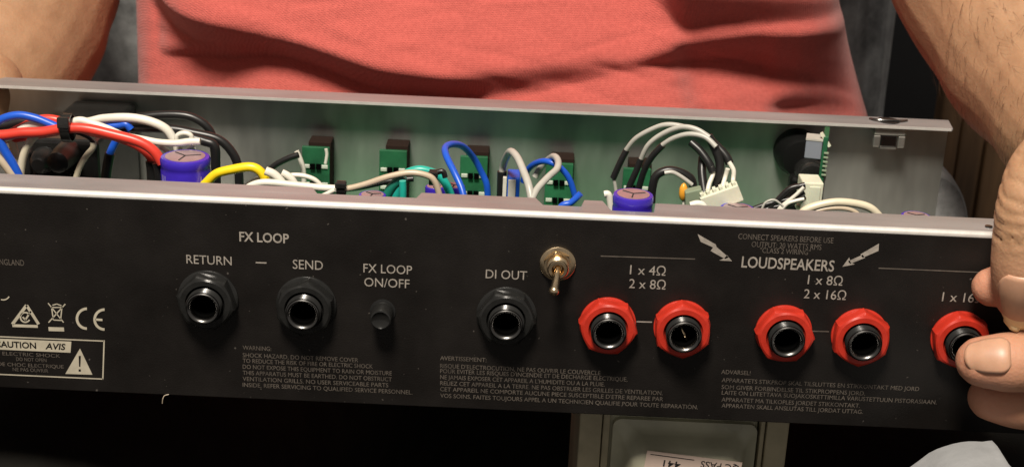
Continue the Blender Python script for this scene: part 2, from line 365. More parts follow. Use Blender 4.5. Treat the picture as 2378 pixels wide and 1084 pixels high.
for px, py, kind, rot in jd:
    c = P(px, py, 0); Wm = Matrix.Translation((c.x, 0, c.z)); Wr = Wm @ Matrix.Rotation(R(rot), 4, 'Y')
    j = link(bpy.data.objects.new('jack', bush_me), amp, Wm)
    tag(j, 'jack socket with a red plastic nut' if kind == 'r' else 'jack socket with a black plastic nut')
    link(bpy.data.objects.new('nut', nut_red if kind == 'r' else nut_black), j, Wr)
    link(bpy.data.objects.new('washer', wash_red if kind == 'r' else wash_black), j, Wm)
    link(bpy.data.objects.new('ring', ring_me), j, Wm)
    if px == 1583:
        MB().tube([(-0.0010, -0.0045, 0.0022), (0.0002, -0.006, 0), (0.0012, -0.0045, -0.0024)], 0.00035, n=8).build('contact', M['nickel'], j, Wm)
# push button
c = P(889, 722, 0); Wm = Matrix.Translation((c.x, 0, c.z))
b = MB().lathe([(0, 0.0033), (-0.0062, 0.0033), (-0.0068, 0.0031), (-0.0070, 0.0027), (-0.0066, 0.0022), (-0.0062, 0.001)], n=40).build('push_button', M['black_plastic'], amp, Wm)
MB().lathe([(0, 0.0039), (-0.0004, 0.0039), (-0.0005, 0.0034)], n=40).build('collar', M['black_rubber'], b, Wm)
# toggle switch
c = P(1295, 611, 0); Wm = Matrix.Translation((c.x, 0, c.z)); N = M['nickel']
tg = MB().lathe([(0, 0.0030), (-0.0052, 0.0030), (-0.0056, 0.0027), (-0.0056, 0.0019), (-0.0040, 0.0012)], n=40).build('toggle_switch', N, amp, Wm); tag(tg, 'nickel toggle switch with its lever down')
MB().lathe([(0, 0.0054), (-0.0008, 0.0054), (-0.0010, 0.0051), (-0.0010, 0.0038)], n=48).build('washer', N, tg, Wm)
MB().lathe([(-0.0010, 0.0044), (-0.0022, 0.0044), (-0.0026, 0.0041), (-0.0026, 0.0030)], n=60, shape=lambda a, k: hexs(a, k, 0.3, 0.8 if k < 2 else 0.3)).build('nut', N, tg, Wm)
for k in range(3):
    t = -0.0030 - k*0.0008; MB().lathe([(t, 0.0030), (t-0.00025, 0.00325), (t-0.0005, 0.0030)], n=40, cap0=False, cap1=False).build('thread', N, tg, Wm)
MB().tube([(0, -0.0042, 0), (-0.0004, -0.0078, -0.0022), (-0.0009, -0.0112, -0.0042)], [0.00095, 0.00110, 0.00130], n=20).build('lever', N, tg, Wm)
MB().lathe([(-0.0016+0.0016*(1-math.cos(R(a))), max(0.0001, 0.00155*math.sin(R(a)))) for a in range(0, 181, 15)], c=(-0.00095, -0.0110, -0.0044), n=24).build('lever_tip', N, tg, Wm)

# ---- inside: boards, capacitors
zb = ZB + 0.012
bo = MB().box((P(560, 440, 0.06).x, 0.008, zb), (P(1960, 500, 0.06).x, YW - 0.006, zb + 0.0016)).build('circuit_board', M['board_floor'], amp, smooth=False)
def upright(px, ptop, pbot, wpx, y):
    a = P(px - wpx/2, ptop, y); b_ = P(px + wpx/2, ptop, y); zt = P(px, ptop, y).z
    o = MB().box((a.x, y, zb + 0.0017), (b_.x, y + 0.0016, zt)).build('control_board', M['board'], amp, smooth=False, bevel=0.0002)
    W_ = b_.x - a.x
    for r_, zz in ((0, 0.0075), (0, 0.0145), (1, 0.0075), (1, 0.0145)):
        xc = a.x + (0.17 if r_ == 0 else 0.83)*W_
        MB().box((xc - 0.0012, y - 0.0006, zt - zz - 0.0007), (xc + 0.0012, y - 0.00002, zt - zz + 0.0007)).build('solder_pad', M['solder'], o, smooth=False, bevel=0.0002)
        MB().box((xc + (0.0014 if r_ == 0 else -0.0032), y - 0.0012, zt - zz - 0.0010), (xc + (0.0032 if r_ == 0 else -0.0014), y - 0.00003, zt - zz + 0.0010)).build('pin_hole', M['bore'], o, smooth=False)
    # pot body before the wall; its dark brown top stands in for wall shadow
    MB().box((a.x + 0.0022, y + 0.0018, zt - 0.024), (b_.x + 0.0004, YW - 0.0005, zt + 0.0016)).build('pot_and_wall_shadow', mat('pot_shadow_brown', (0.022, 0.013, 0.010), 0.9, spec=0.1), o, smooth=False, bevel=0.0004)
YB = YW - 0.0105
for px, pt in ((733, 342), (913, 350), (1101, 364), (1300, 380), (1480, 392)): upright(px, pt, 460, 64, YB)
def capac(px, ptop, pbot, wpx, y, label=None):
    c = P(px, ptop, y); r = wpx/2/ (FPX/((c - CAM).dot(fwd)))
    c2 = Vector((c.x, y, 0)); zt = c.z
    o = MB().lathe([(zb + 0.002, r*0.98), (zt - 0.0042, r*0.98), (zt - 0.0036, r*0.955), (zt - 0.0030, r*0.98), (zt - 0.0010, r), (zt - 0.0002, r*0.95), (zt, r*0.86), (zt - 0.0001, r*0.80)], c=c2, axis='z', n=48).build('capacitor', M['purple'], amp)
    if label: tag(o, label)
    d = MB().lathe([(zt - 0.0006, r*0.80), (zt + 0.00005, r*0.79), (zt + 0.00005, 0.0002)], c=c2, axis='z', n=40).build('capacitor_top', M['cap_top'], o)
    mb = MB(); h0, h1 = zt - 0.016, zt - 0.0052
    for a0, a1 in ((212, 222), (226, 230), (318, 322)):
        for k in range(4):
            q0, q1 = R(a0 + (a1-a0)*k/4), R(a0 + (a1-a0)*(k+1)/4); rs = r*0.986
            mb.flat([(c.x + rs*math.cos(q0), y + rs*math.sin(q0), h0), (c.x + rs*math.cos(q1), y + rs*math.sin(q1), h0), (c.x + rs*math.cos(q1), y + rs*math.sin(q1), h1), (c.x + rs*math.cos(q0), y + rs*math.sin(q0), h1)])
    mb.build('printed_stripe', M['lilac'], o)
    for a in (20, 140, 260):
        MB().obox((c.x + 0.3*r*math.cos(R(a)), y + 0.3*r*math.sin(R(a)), zt + 0.0001), (0.33*r*math.cos(R(a)), 0.33*r*math.sin(R(a)), 0), (-0.0002*math.sin(R(a)), 0.0002*math.cos(R(a)), 0), (0, 0, 0.0001)).build('vent_score', M['ink'], o, smooth=False)
capac(430, 362, 422, 116, 0.040, 'large purple capacitor')
capac(1471, 450, 490, 96, 0.0135)
capac(1713, 482, 500, 84, 0.030); capac(2128, 500, 510, 72, 0.024); capac(865, 451, 470, 66, 0.022); capac(1055, 430, 460, 52, 0.055)
capac(1010, 432, 460, 46, 0.060)

# ---- wires: photograph points with their depth y
def wire(material, pts, r=0.0012, name='wire', parent=None, label=None):
    jt = lambda: random.uniform(-1, 1)*(1.6 if len(pts) > 3 else 0)
    o = MB().tube([P(p[0] + jt(), p[1] + jt(), p[2]) for p in pts], r, n=12, sub=7).build(name, M[material], parent or amp)
    if label: tag(o, label)
    return o
def Y(pts, y): return [(a, b, y) for a, b in pts]
BL = 0.052
wire('blue_wire', Y([(-90,330),(-30,300),(8,276),(45,268),(80,274),(112,287),(150,302)], 0.046), 0.00135)
wire('blue_wire', Y([(150,300),(190,300),(240,296),(275,293),(292,290),(305,302)], 0.056), 0.0013)
wire('blue_wire', [(300,298,0.058),(285,310,0.058),(268,330,0.058),(258,352,0.058),(254,366,0.058)], 0.00135)
s1 = wire('black_wire', Y([(256,356),(250,385),(244,430)], 0.058), 0.0017, 'sleeve')
wire('red_wire', Y([(-90,330),(0,318),(45,298),(85,280),(120,278),(158,287),(210,306),(270,318),(320,340),(348,366),(356,392)], 0.050), 0.00145)
wire('red_wire', Y([(-90,316),(0,313),(50,308),(100,306),(150,297),(200,300),(270,314),(325,330),(358,352),(378,378)], 0.0435), 0.0017)
wire('red_wire', Y([(-60,330),(30,322),(80,316),(130,306),(156,298)], 0.050), 0.0012)
wire('white_wire', Y([(-60,335),(20,318),(50,300),(78,291),(110,296),(150,292),(185,280),(215,287),(250,300),(290,318)], 0.0475), 0.00125)
wire('white_wire', Y([(150,284),(200,283),(240,275),(300,274),(350,282),(385,300),(402,322),(412,342),(418,370)], 0.056), 0.00150)
wire('white_wire', Y([(300,318),(335,323),(370,332),(410,333),(440,330),(464,327)], 0.048), 0.00115)
wire('white_wire', Y([(410,330),(414,316),(428,310),(442,316),(446,330),(450,350)], 0.052), 0.00085)
wire('white_wire', Y([(372,340),(388,350),(400,372)], 0.05), 0.0009); wire('white_wire', Y([(450,338),(436,350),(432,370)], 0.05), 0.0007)
wire('black_wire', Y([(150,292),(250,280),(330,270),(400,266),(450,274),(486,302),(499,345),(505,440)], 0.064), 0.0014)
wire('black_wire', Y([(160,300),(290,296),(390,300),(450,310),(508,325),(538,352),(552,390),(556,450)], 0.058), 0.0015)
wire('black_wire', Y([(440,318),(475,328),(497,340),(502,380),(503,450)], 0.054), 0.0016)
wire('black_wire', Y([(-60,300),(10,290),(60,283),(110,290),(150,300)], 0.056), 0.0016)
sl = wire('black_wire', Y([(352,374),(355,400),(356,440)], 0.049), 0.0020, 'sleeve'); wire('black_wire', Y([(364,378),(369,400),(370,440)], 0.046), 0.0016, 'sleeve')
wire('cream_wire', Y([(22,310),(30,340),(40,380),(48,430)], 0.050), 0.0013); wire('cream_wire', Y([(88,310),(66,335),(52,375),(46,430)], 0.046), 0.0013)
wire('blue_wire', Y([(-10,310),(8,345),(28,380),(48,420)], 0.043), 0.0015); wire('tan_wire', Y([(-20,350),(5,375),(30,410),(40,430)], 0.042), 0.0013)
wire('black_wire', Y([(168,305),(190,312),(208,322),(218,334)], 0.052), 0.0006)
wire('cream_wire', Y([(216,330),(214,344),(200,362),(186,385),(176,415)], 0.052), 0.0010)
wire('yellow_wire', Y([(455,450),(478,424),(502,404),(540,392),(580,389),(605,398),(618,420),(622,450)], 0.034), 0.00150, label='yellow wire')
wire('white_wire', Y([(560,450),(582,432),(615,425),(680,428),(740,434),(785,438)], 0.026), 0.00115)
wire('tan_wire', Y([(780,440),(815,437),(850,428),(900,412),(950,403),(992,408),(1012,424),(1022,460)], 0.028), 0.00100)
wire('white_wire', Y([(618,395),(636,404),(655,424),(668,440)], 0.030), 0.0014); wire('white_wire', Y([(655,402),(670,408),(682,425),(690,440)], 0.032), 0.0012)
wire('white_wire', Y([(640,420),(670,410),(700,408),(730,415),(745,430)], 0.036), 0.0008)
wire('white_wire', Y([(690,350),(700,372),(705,400),(706,440)], 0.080), 0.0009); wire('white_wire', Y([(735,460),(755,452),(778,441)], 0.022), 0.0007)
wire('white_wire', Y([(560,440),(590,420),(618,405),(630,395)], 0.038), 0.0007)
wire('black_wire', Y([(612,410),(640,385),(668,368),(694,360)], 0.075), 0.0011)
wire('white_wire', Y([(757,346),(759,360),(756,380)], 0.092), 0.0006)
wire('teal_wire', Y([(918,470),(925,430),(942,404),(968,394),(995,398),(1022,410),(1040,432),(1052,470)], 0.042), 0.00140)
wire('teal_wire', Y([(935,420),(936,445),(935,480)], 0.020), 0.0011); wire('dark_teal_wire', Y([(940,410),(915,430),(898,455),(890,480)], 0.030), 0.0016)
wire('black_wire', Y([(775,440),(830,436),(900,422),(960,415)], 0.034), 0.0010)
wire('blue_wire', [(1082,480,0.035),(1074,440,0.038),(1056,400,0.042),(1038,364,0.048),(1035,344,0.054),(1050,335,0.060),(1074,340,0.068),(1098,364,0.074),(1117,398,0.076),(1129,432,0.076),(1132,480,0.076)], 0.00115)
wire('grey_wire', [(1166,420,0.070),(1167,386,0.070),(1176,362,0.064),(1188,352,0.056),(1202,366,0.048),(1216,400,0.040),(1228,432,0.034),(1236,480,0.03)], 0.00125)
wire('black_wire', Y([(1166,398),(1165,430),(1164,470)], 0.070), 0.0017, 'sleeve')
wire('grey_wire', [(1232,470,0.03),(1246,440,0.034),(1272,414,0.04),(1292,392,0.046),(1296,374,0.052),(1286,365,0.058),(1270,374,0.064),(1256,392,0.066),(1242,412,0.066)], 0.00115)
wire('blue_wire', [(1214,420,0.07),(1224,398,0.068),(1240,381,0.064),(1262,374,0.060),(1284,381,0.058),(1306,394,0.058),(1322,418,0.058),(1336,460,0.058)], 0.00105)
wire('blue_wire', Y([(1350,450),(1325,470),(1305,478),(1290,500)], 0.012), 0.0010)
# film capacitor beside the white loop
a = P(1178, 412, 0.064); b = P(1208, 412, 0.064)
fc = MB().box((a.x, 0.064, zb + 0.002), (b.x, 0.074, a.z)).build('film_capacitor', M['blue_wire'], amp, smooth=False, bevel=0.0006)
MB().box((a.x + 0.0004, 0.0632, zb + 0.003), (a.x + 0.0030, 0.0639, a.z - 0.0006)).build('capacitor_face', M['grey_wire'], fc, smooth=False, bevel=0.0002)
MB().box((a.x - 0.0014, 0.0640, zb + 0.003), (a.x - 0.0002, 0.066, a.z - 0.0003)).build('capacitor_lead', M['white_wire'], fc, smooth=False)
# arching shielded wires and their connector
for top_, slv, c0, pin in (
    ([(1453,352,0.058),(1475,323,0.056),(1512,299,0.054),(1550,290,0.052),(1590,294,0.050),(1640,316,0.048)], [(1455,349,0.058),(1440,378,0.058),(1424,414,0.058)], 0, [(1423,408,0.058),(1428,428,0.058),(1434,470,0.058)]),
    ([(1488,372,0.054),(1506,338,0.052),(1542,310,0.050),(1582,296,0.048),(1618,301,0.046),(1648,318,0.044)], [(1490,368,0.054),(1478,395,0.054),(1462,428,0.054),(1455,450,0.054)], 0, None),
    ([(1538,338,0.050),(1562,321,0.048),(1600,312,0.046),(1638,320,0.044),(1664,340,0.042)], [(1540,336,0.050),(1515,365,0.051),(1495,400,0.052),(1480,450,0.053)], 0, None)):
    wv = wire('grey_wire', top_, 0.00085)
    wire('black_wire', slv, 0.0011, 'sleeve', wv)
    if pin: wire('grey_wire', pin, 0.0006, 'core', wv)
wire('black_wire', [(1636,314,0.048),(1662,336,0.046),(1684,362,0.044),(1694,382,0.043)], 0.0014, 'sleeve')
wire('black_wire', [(1644,316,0.045),(1660,345,0.044),(1672,378,0.043),(1668,410,0.042),(1660,445,0.042)], 0.0015, 'sleeve')
wire('black_wire', [(1605,330,0.046),(1625,352,0.044),(1645,378,0.042),(1655,400,0.041)], 0.0013, 'sleeve')
wire('black_wire', [(1632,365,0.047),(1630,400,0.044),(1636,450,0.040)], 0.0014, 'sleeve')
for q in ([(1650,384,0.041),(1656,404,0.041),(1648,428,0.039),(1643,450,0.037)], [(1690,392,0.041),(1684,412,0.041),(1676,440,0.038)], [(1693,376,0.042),(1704,396,0.041),(1704,418,0.040),(1700,440,0.037)]):
    wire('white_wire', q, 0.00075, 'core')
yc = 0.034
tl, tr, br_, bl_ = P(1625, 461, yc), P(1714, 430, yc), P(1728, 466, yc), P(1640, 498, yc)
ux = (tr - tl); uz = (bl_ - tl)
con = MB().prism([tl, tr, br_, bl_], (0, 0.005, 0.0)).build('connector', M['nylon'], amp, smooth=False, bevel=0.0004, fixn=True)
for k in range(6):
    c = tl + ux*((k + 0.5)/6) - uz*0.06
    MB().obox(c + Vector((0, 0.002, 0)), ux*0.045, (0, 0.0014, 0), uz*0.14).build('latch', M['nylon'], con, smooth=False, bevel=0.0002)
MB().obox(tl.lerp(bl_, 0.25) + Vector((-0.0022, 0.004, -0.0002)), (0.0026, 0, 0.0008), (0, 0.002, 0), (-0.0004, 0, 0.0034)).build('terminal_block', M['sage'], amp, smooth=False, bevel=0.0004)
wire('black_wire', Y([(1512,470),(1514,436),(1526,408),(1552,396),(1580,400),(1604,418),(1612,440)], 0.046), 0.0014)
wire('grey_wire', Y([(1542,402),(1562,402),(1585,411),(1606,428)], 0.043), 0.0007)
c = P(1587, 443, 0.04); MB().lathe([(-0.0034, 0.0003), (-0.0028, 0.0010), (-0.001, 0.0014), (0.001, 0.0013), (0.0022, 0.0007), (0.0026, 0.0002)], c=c, axis='z', n=20).build('drop_capacitor', M['orange_drop'], amp)
wire('white_wire', Y([(1586,455),(1587,475),(1587,500)], 0.040), 0.0004, 'lead')
for q in (Y([(1602,476),(1618,472),(1632,476),(1642,490)], 0.022), Y([(1404,450),(1412,452),(1418,468),(1420,500)], 0.020)): wire('white_wire', q, 0.0011)
# right end: input socket, edge-on board with its grey box and white plug
c = P(1856, 362, YW - 0.008)
sk = MB().lathe([(YW - 0.0002, 0.0086), (YW - 0.006, 0.0086), (YW - 0.0075, 0.0080), (YW - 0.0105, 0.0078), (YW - 0.0125, 0.0068), (YW - 0.013, 0.003)], c=(c.x, 0, c.z), n=48).build('input_socket', M['dull_black'], amp)
MB().lathe([(YW - 0.0128, 0.0056), (YW - 0.019, 0.0056), (YW - 0.0205, 0.0046), (YW - 0.021, 0.0020)], c=(c.x + 0.003, 0, c.z - 0.0045), n=40).build('socket_barrel', M['black_plastic'], sk)
MB().box((c.x - 0.0045, YW - 0.020, c.z - 0.024), (c.x + 0.0085, YW - 0.0135, c.z - 0.0045)).build('socket_body', M['dull_black'], sk, smooth=False, bevel=0.0018)
a = P(1918, 318, 0.084); dr = (a - CAM); dr.z = 0; dr.normalize(); sd = Vector((dr.y, -dr.x, 0))
def ebox(u0, u1, v0, v1, z0, z1):   # u across, v along the board
    return MB().obox(a + sd*(u0+u1)/2 + dr*(v0+v1)/2 + Vector((0, 0, (z0+z1)/2)), sd*(u1-u0)/2, dr*(v1-v0)/2, (0, 0, (z1-z0)/2))
eb = ebox(-0.0008, 0.0010, 0.0, 0.014, zb + 0.002 - a.z, 0).build('edge_board', M['board'], amp, smooth=False, bevel=0.0002); tag(eb, 'green circuit board standing edge on')
for k in range(6): ebox(0.0000, 0.0017, -0.0006, 0.0006, -0.0062 - k*0.0016, -0.0055 - k*0.0016).build('solder_joint', M['sage'], eb, smooth=False, bevel=0.0002)
MB().obox(a + dr*0.0008 + Vector((0, 0, -0.0012)), sd*0.0017 + Vector((0, 0, -0.0023)), dr*0.0007, sd*0.0004 + Vector((0, 0, 0.0003))).build('solder_joint', M['nylon'], eb, smooth=False)
ebox(-0.0066, -0.0009, -0.0010, 0.006, -0.0082, -0.0012).build('relay_box', M['grey_box'], eb, smooth=False, bevel=0.0003)
ebox(-0.0067, -0.0008, -0.0012, 0.0062, -0.0016, -0.0010).build('box_lid', M['grey_wire'], eb, smooth=False)
a2 = P(1866, 424, 0.060); b2 = P(1914, 424, 0.060)
pl = MB().box((a2.x, 0.060, a2.z - 0.012), (b2.x, 0.070, a2.z)).build('connector', M['nylon'], amp, smooth=False, bevel=0.0004)
MB().box((a2.x + 0.0022, 0.0594, a2.z - 0.011), (b2.x - 0.0010, 0.0599, a2.z - 0.0012)).build('connector_rib', M['nylon'], pl, smooth=False, bevel=0.0002)
for k in range(4): MB().box((a2.x - 0.0012, 0.061, a2.z - 0.0095 + k*0.0024), (a2.x - 0.0001, 0.063, a2.z - 0.0085 + k*0.0024)).build('latch', M['nylon'], pl, smooth=False)
wire('white_wire', Y([(1868,436),(1845,455),(1815,480),(1800,500)], 0.056), 0.0006); wire('white_wire', Y([(1868,462),(1845,466),(1826,474),(1810,495)], 0.055), 0.0006)
for q in ([(1868,428),(1840,440),(1810,462),(1770,482),(1740,500)], [(1868,445),(1835,462),(1800,470),(1765,478),(1735,492)], [(1868,455),(1830,475),(1790,482),(1750,495)], [(1868,432),(1835,438),(1800,468),(1780,490)]):
    wire('black_wire', Y(q, 0.060), 0.0009)
wire('grey_wire', Y([(1820,478),(1800,466),(1780,470),(1768,484)], 0.05), 0.0004)
wire('cream_wire', Y([(1840,520),(1862,494),(1892,478),(1940,471),(1990,474),(2025,486),(2052,515)], 0.026), 0.00130, label='cream wire arching near the rim')
wire('tan_wire', Y([(1850,530),(1890,494),(1940,484),(1985,490),(2010,520)], 0.032), 0.0007)
# mains inlet housing at the left
a = P(62, 325, 0.070); b = P(222, 325, 0.070)
ih = MB().box((a.x, 0.072, ZB + 0.003), (b.x, YW - 0.002, a.z)).build('mains_inlet', M['black_plastic'], amp, smooth=False, bevel=0.0015)
c = P(140, 372, 0.062)
MB().lathe([(0.058, 0.0022), (0.059, 0.0036), (0.064, 0.0042), (0.0715, 0.0044)], c=(c.x, 0, c.z), n=32).build('terminal_boot', M['black_rubber'], ih)
MB().lathe([(0.064, 0.0022), (0.066, 0.0036), (0.0715, 0.0046)], c=(c.x - 0.0085, 0, c.z - 0.003), n=32).build('terminal_boot', M['black_rubber'], ih)
MB().box((a.x - 0.010, 0.074, ZB + 0.003), (a.x - 0.001, YW - 0.004, a.z - 0.006)).build('fuse_block', M['black_rubber'], ih, smooth=False, bevel=0.001)
# cable ties
def tie(px, py, wpx, hpx, y):
    c = P(px, py, y); k = FPX/((c - CAM).dot(fwd)); hw, hh = wpx/2/k, hpx/2/k
    mb = MB(); n = 32; rr = []
    for (dx, s) in ((-hw*0.75, 1.0), (-hw*0.75, 1.13), (hw*0.75, 1.13), (hw*0.75, 1.0)):
        rr.append([(c.x + dx, c.y + hh*0.9*s*math.cos(2*math.pi*i/n), c.z + hh*s*math.sin(2*math.pi*i/n)) for i in range(n)])
    rr.append(rr[0]); mb.rings(rr, False, False)
    o = mb.build('cable_tie', M['black_plastic'], amp, fixn=True)
    MB().box((c.x - hw, c.y - hh*1.25, c.z + hh*0.25), (c.x + hw, c.y - hh*0.75, c.z + hh*1.12)).build('tie_head', M['black_plastic'], o, smooth=False, bevel=0.0004)
tie(158, 297, 28, 60, 0.0458); tie(793, 437, 27, 32, 0.026); tie(1006, 412, 24, 34, 0.036)
wire('black_wire', Y([(1010,402),(1028,398),(1034,412)], 0.036), 0.0009, 'tie_tail')
# spring cage nut under the far flange
c = P(2067, 292, YN + 0.003)
cn = MB().box((c.x - 0.0060, YN + 0.0012, -0.0042), (c.x + 0.0060, YN + 0.008, -0.0013)).build('cage_nut', M['zinc'], amp, smooth=False, bevel=0.0006)
for s in (-1, 1):
    MB().box((c.x + s*0.0046 - 0.0013, YN + 0.0010, -0.0088), (c.x + s*0.0046 + 0.0013, YN + 0.0030, -0.0043)).build('clip_leg', M['zinc'], cn, smooth=False, bevel=0.0004)
MB().box((c.x - 0.0030, YN + 0.0016, -0.0096), (c.x + 0.0030, YN + 0.0052, -0.0090)).build('clip_foot', M['zinc'], cn, smooth=False)
MB().box((c.x - 0.0030, YN + 0.0020, -0.0089), (c.x + 0.0030, YN + 0.0056, -0.0043)).build('nut_body', M['gunmetal'], cn, smooth=False, bevel=0.0004)
MB().lathe([(0.00005, 0.0040), (0.0004, 0.0042), (0.0006, 0.0032), (0.0003, 0.0022), (0.0001, 0.0006)], c=(c.x, YN + 0.006, 0), axis='z', n=30).build('screw_hole', M['black_rubber'], cn)
MB().tube([(c.x - 0.0068, YN + 0.0075, 0.0003), (c.x - 0.004, YN + 0.0045, 0.0008), (c.x + 0.003, YN + 0.0045, 0.0008), (c.x + 0.0072, YN + 0.0070, 0.0003)], 0.00045, n=8).build('clip_rim', M['gunmetal'], cn)
# small screw near the right end of the near flange
c = PZ(2296, 527, 0); MB().lathe([(0.00002, 0.0012), (0.0004, 0.0011), (0.0005, 0.0006)], c=(c.x, c.y, 0), axis='z', n=20).build('rivet', M['gunmetal'], amp)

# ---- transformer bolted under the tray
yt = 0.022
xl, xr = P(1345, 1000, yt).x, P(1832, 1000, yt).x; zt = ZB - 0.0002
tf = MB().box((xl + 0.0095, yt + 0.004, zt - 0.062), (xr - 0.0095, yt + 0.052, zt)).build('transformer', M['olive'], amp, smooth=False, bevel=0.001); tag(tf, 'olive lacquered transformer with an upside-down sticker')
for x0, x1 in ((P(1345,1000,yt).x, P(1397,1000,yt).x), (P(1781,1000,yt).x, P(1832,1000,yt).x)):
    MB().box((x0, yt, zt - 0.064), (x1, yt + 0.056, zt)).build('bracket', M['olive2'], tf, smooth=False, bevel=0.0005)
for x0, x1 in ((P(1400,1000,yt).x, P(1416,1000,yt).x), (P(1768,1000,yt).x, P(1778,1000,yt).x)):
    MB().box((x0, yt + 0.0012, zt - 0.064), (x1, yt + 0.054, zt)).build('lamination', M['olive2'], tf, smooth=False, bevel=0.0003)
# bell cover: rounded box bulging forward
x0, x1 = P(1424, 1000, yt).x, P(1762, 1000, yt).x; z1 = P(1590, 985, yt).z; z0 = z1 - 0.058; rr = []
def rrect(x0, x1, z0, z1, y, r, n=8):
    pts = []
    for cx, cz, a0 in ((x1-r, z1-r, 0), (x0+r, z1-r, 90), (x0+r, z0+r, 180), (x1-r, z0+r, 270)):
        for i in range(n+1):
            a = R(a0 + 90*i/n); pts.append((cx + r*math.cos(a), y, cz + r*math.sin(a)))
    return pts
for ins, y, r in ((0, yt + 0.0045, 0.003), (0, yt + 0.002, 0.003), (0.0030, yt + 0.0012, 0.004), (0.0042, yt - 0.0010, 0.006), (0.0052, yt - 0.005, 0.006), (0.0066, yt - 0.0078, 0.006), (0.0095, yt - 0.0090, 0.005)):
    rr.append(rrect(x0 + ins, x1 - ins, z0 + ins, z1 - ins, y, r))
MB().rings(rr).build('bell_cover', M['olive'], tf, angle=55, fixn=True)
ys = yt - 0.00915
s00, s10 = P(1503, 1045, ys), P(1724, 1073, ys); ex = (s10 - s00); ex.y = 0; L_ = ex.length; ex.normalize(); ez = Vector((-ex.z, 0, ex.x))
st = MB().obox(s00 + ex*L_/2 - ez*0.011, ex*L_/2, (0, 0.00008, 0), ez*0.011).build('sticker', M['paper'], tf, smooth=False)
def stext(txt, u1, v1, wd, h):     # upside-down lettering: starts at the right
    v, f = glyphs(txt, 0.01); x0_, x1_ = v[:,0].min(), v[:,0].max()
    pts = [s00 + ex*(u1 - (a-x0_)/(x1_-x0_)*wd) - ez*(v1 + b/0.7*h - 0) + Vector((0, -0.00014, 0)) for a, b, _ in v]
    MB().add(pts, f).build('lettering', M['ink'], tf, smooth=False)
stext('QC PASS', L_*0.985, 0.0012, L_*0.41, 0.0024); stext('441', L_*0.37, 0.0026, L_*0.18, 0.0024)
q = [s00 + ex*(L_*a) - ez*b + Vector((0, -0.00014, 0)) for a, b in ((0.04, 0.0010), (0.50, 0.0011), (0.50, 0.0014), (0.04, 0.0013))]
MB().flat(q).build('printed_line', M['ink'], tf, smooth=False)

# ------------------------------------------------------------------ the person
SK = bpy.data.materials.new('skin'); SK.use_nodes = True; nt = SK.node_tree; bs = nt.nodes['Principled BSDF']
bs.inputs['Roughness'].default_value = 0.58; bs.inputs['Specular IOR Level'].default_value = 0.35; bs.inputs['Subsurface Weight'].default_value = 0.18; bs.inputs['Subsurface Radius'].default_value = (0.004, 0.0014, 0.0007); bs.inputs['Subsurface Scale'].default_value = 1.0
N = nt.nodes.new; L = nt.links.new
tc = N('ShaderNodeTexCoord'); n1 = N('ShaderNodeTexNoise'); n1.inputs['Scale'].default_value = 90; n1.inputs['Detail'].default_value = 7; n1.inputs['Roughness'].default_value = 0.7; L(tc.outputs['Object'], n1.inputs['Vector'])
at_ = N('ShaderNodeAttribute'); at_.attribute_name = 'pink'
m1 = N('ShaderNodeMix'); m1.data_type = 'RGBA'; m1.inputs['A'].default_value = (0.26, 0.135, 0.070, 1); m1.inputs['B'].default_value = (0.50, 0.300, 0.175, 1); L(n1.outputs['Fac'], m1.inputs['Factor'])
m2 = N('ShaderNodeMix'); m2.data_type = 'RGBA'; m2.inputs['B'].default_value = (0.53, 0.24, 0.155, 1); L(m1.outputs['Result'], m2.inputs['A']); L(at_.outputs['Fac'], m2.inputs['Factor']); L(m2.outputs['Result'], bs.inputs['Base Color'])
v1 = N('ShaderNodeTexVoronoi'); v1.inputs['Scale'].default_value = 900; L(tc.outputs['Object'], v1.inputs['Vector'])
n3 = N('ShaderNodeTexNoise'); n3.inputs['Scale'].default_value = 350; n3.inputs['Detail'].default_value = 4; L(tc.outputs['Object'], n3.inputs['Vector'])
ad = N('ShaderNodeMath'); ad.operation = 'MULTIPLY_ADD'; ad.inputs[1].default_value = 0.35; L(v1.outputs['Distance'], ad.inputs[0]); L(n3.outputs['Fac'], ad.inputs[2])
bp = N('ShaderNodeBump'); bp.inputs['Strength'].default_value = 0.34; bp.inputs['Distance'].default_value = 0.0006; L(ad.outputs[0], bp.inputs['Height']); L(bp.outputs[0], bs.inputs['Normal'])
M['skin'] = SK
M['nail'] = mat('fingernail', (0.49, 0.265, 0.170), 0.42, var=0.08, vscale=200, sss=0.15)
M['nail_tip'] = mat('nail_free_edge', (0.72, 0.60, 0.34), 0.30, var=0.08, vscale=300)

s_dome[0] = True
def PP(l): return [P(a, b, y) for a, b, y in l]
fingers = {
 'A': ([(2700,420,0.022),(2560,330,0.012),(2455,368,-0.006),(2396,470,-0.0165),(2380,590,-0.0185),(2376,640,-0.0180),(2373,692,-0.0158)], [0.015,0.0135,0.0108,0.0098,0.0096,0.0093,0.0080]),
 'B': ([(2760,640,0.010),(2600,640,-0.004),(2480,642,-0.0068),(2400,652,-0.0078),(2350,660,-0.0080),(2306,667,-0.0076)], [0.0105,0.0092,0.0080,0.0074,0.0072,0.0064]),
 'C': ([(2800,760,0.006),(2640,815,-0.014),(2520,838,-0.0190),(2420,838,-0.0200),(2340,838,-0.0200),(2284,838,-0.0185)], [0.0115,0.0102,0.0090,0.0088,0.0090,0.0080]),
 'D': ([(2800,880,0.006),(2640,930,-0.012),(2520,945,-0.0150),(2430,940,-0.0140),(2360,933,-0.0120),(2304,924,-0.0100)], [0.0105,0.0095,0.0084,0.0080,0.0080,0.0072]),
 'E': ([(2800,990,0.006),(2660,1035,-0.008),(2560,1045,-0.0100),(2480,1040,-0.0090)], [0.0092,0.0080,0.0070,0.0060])}
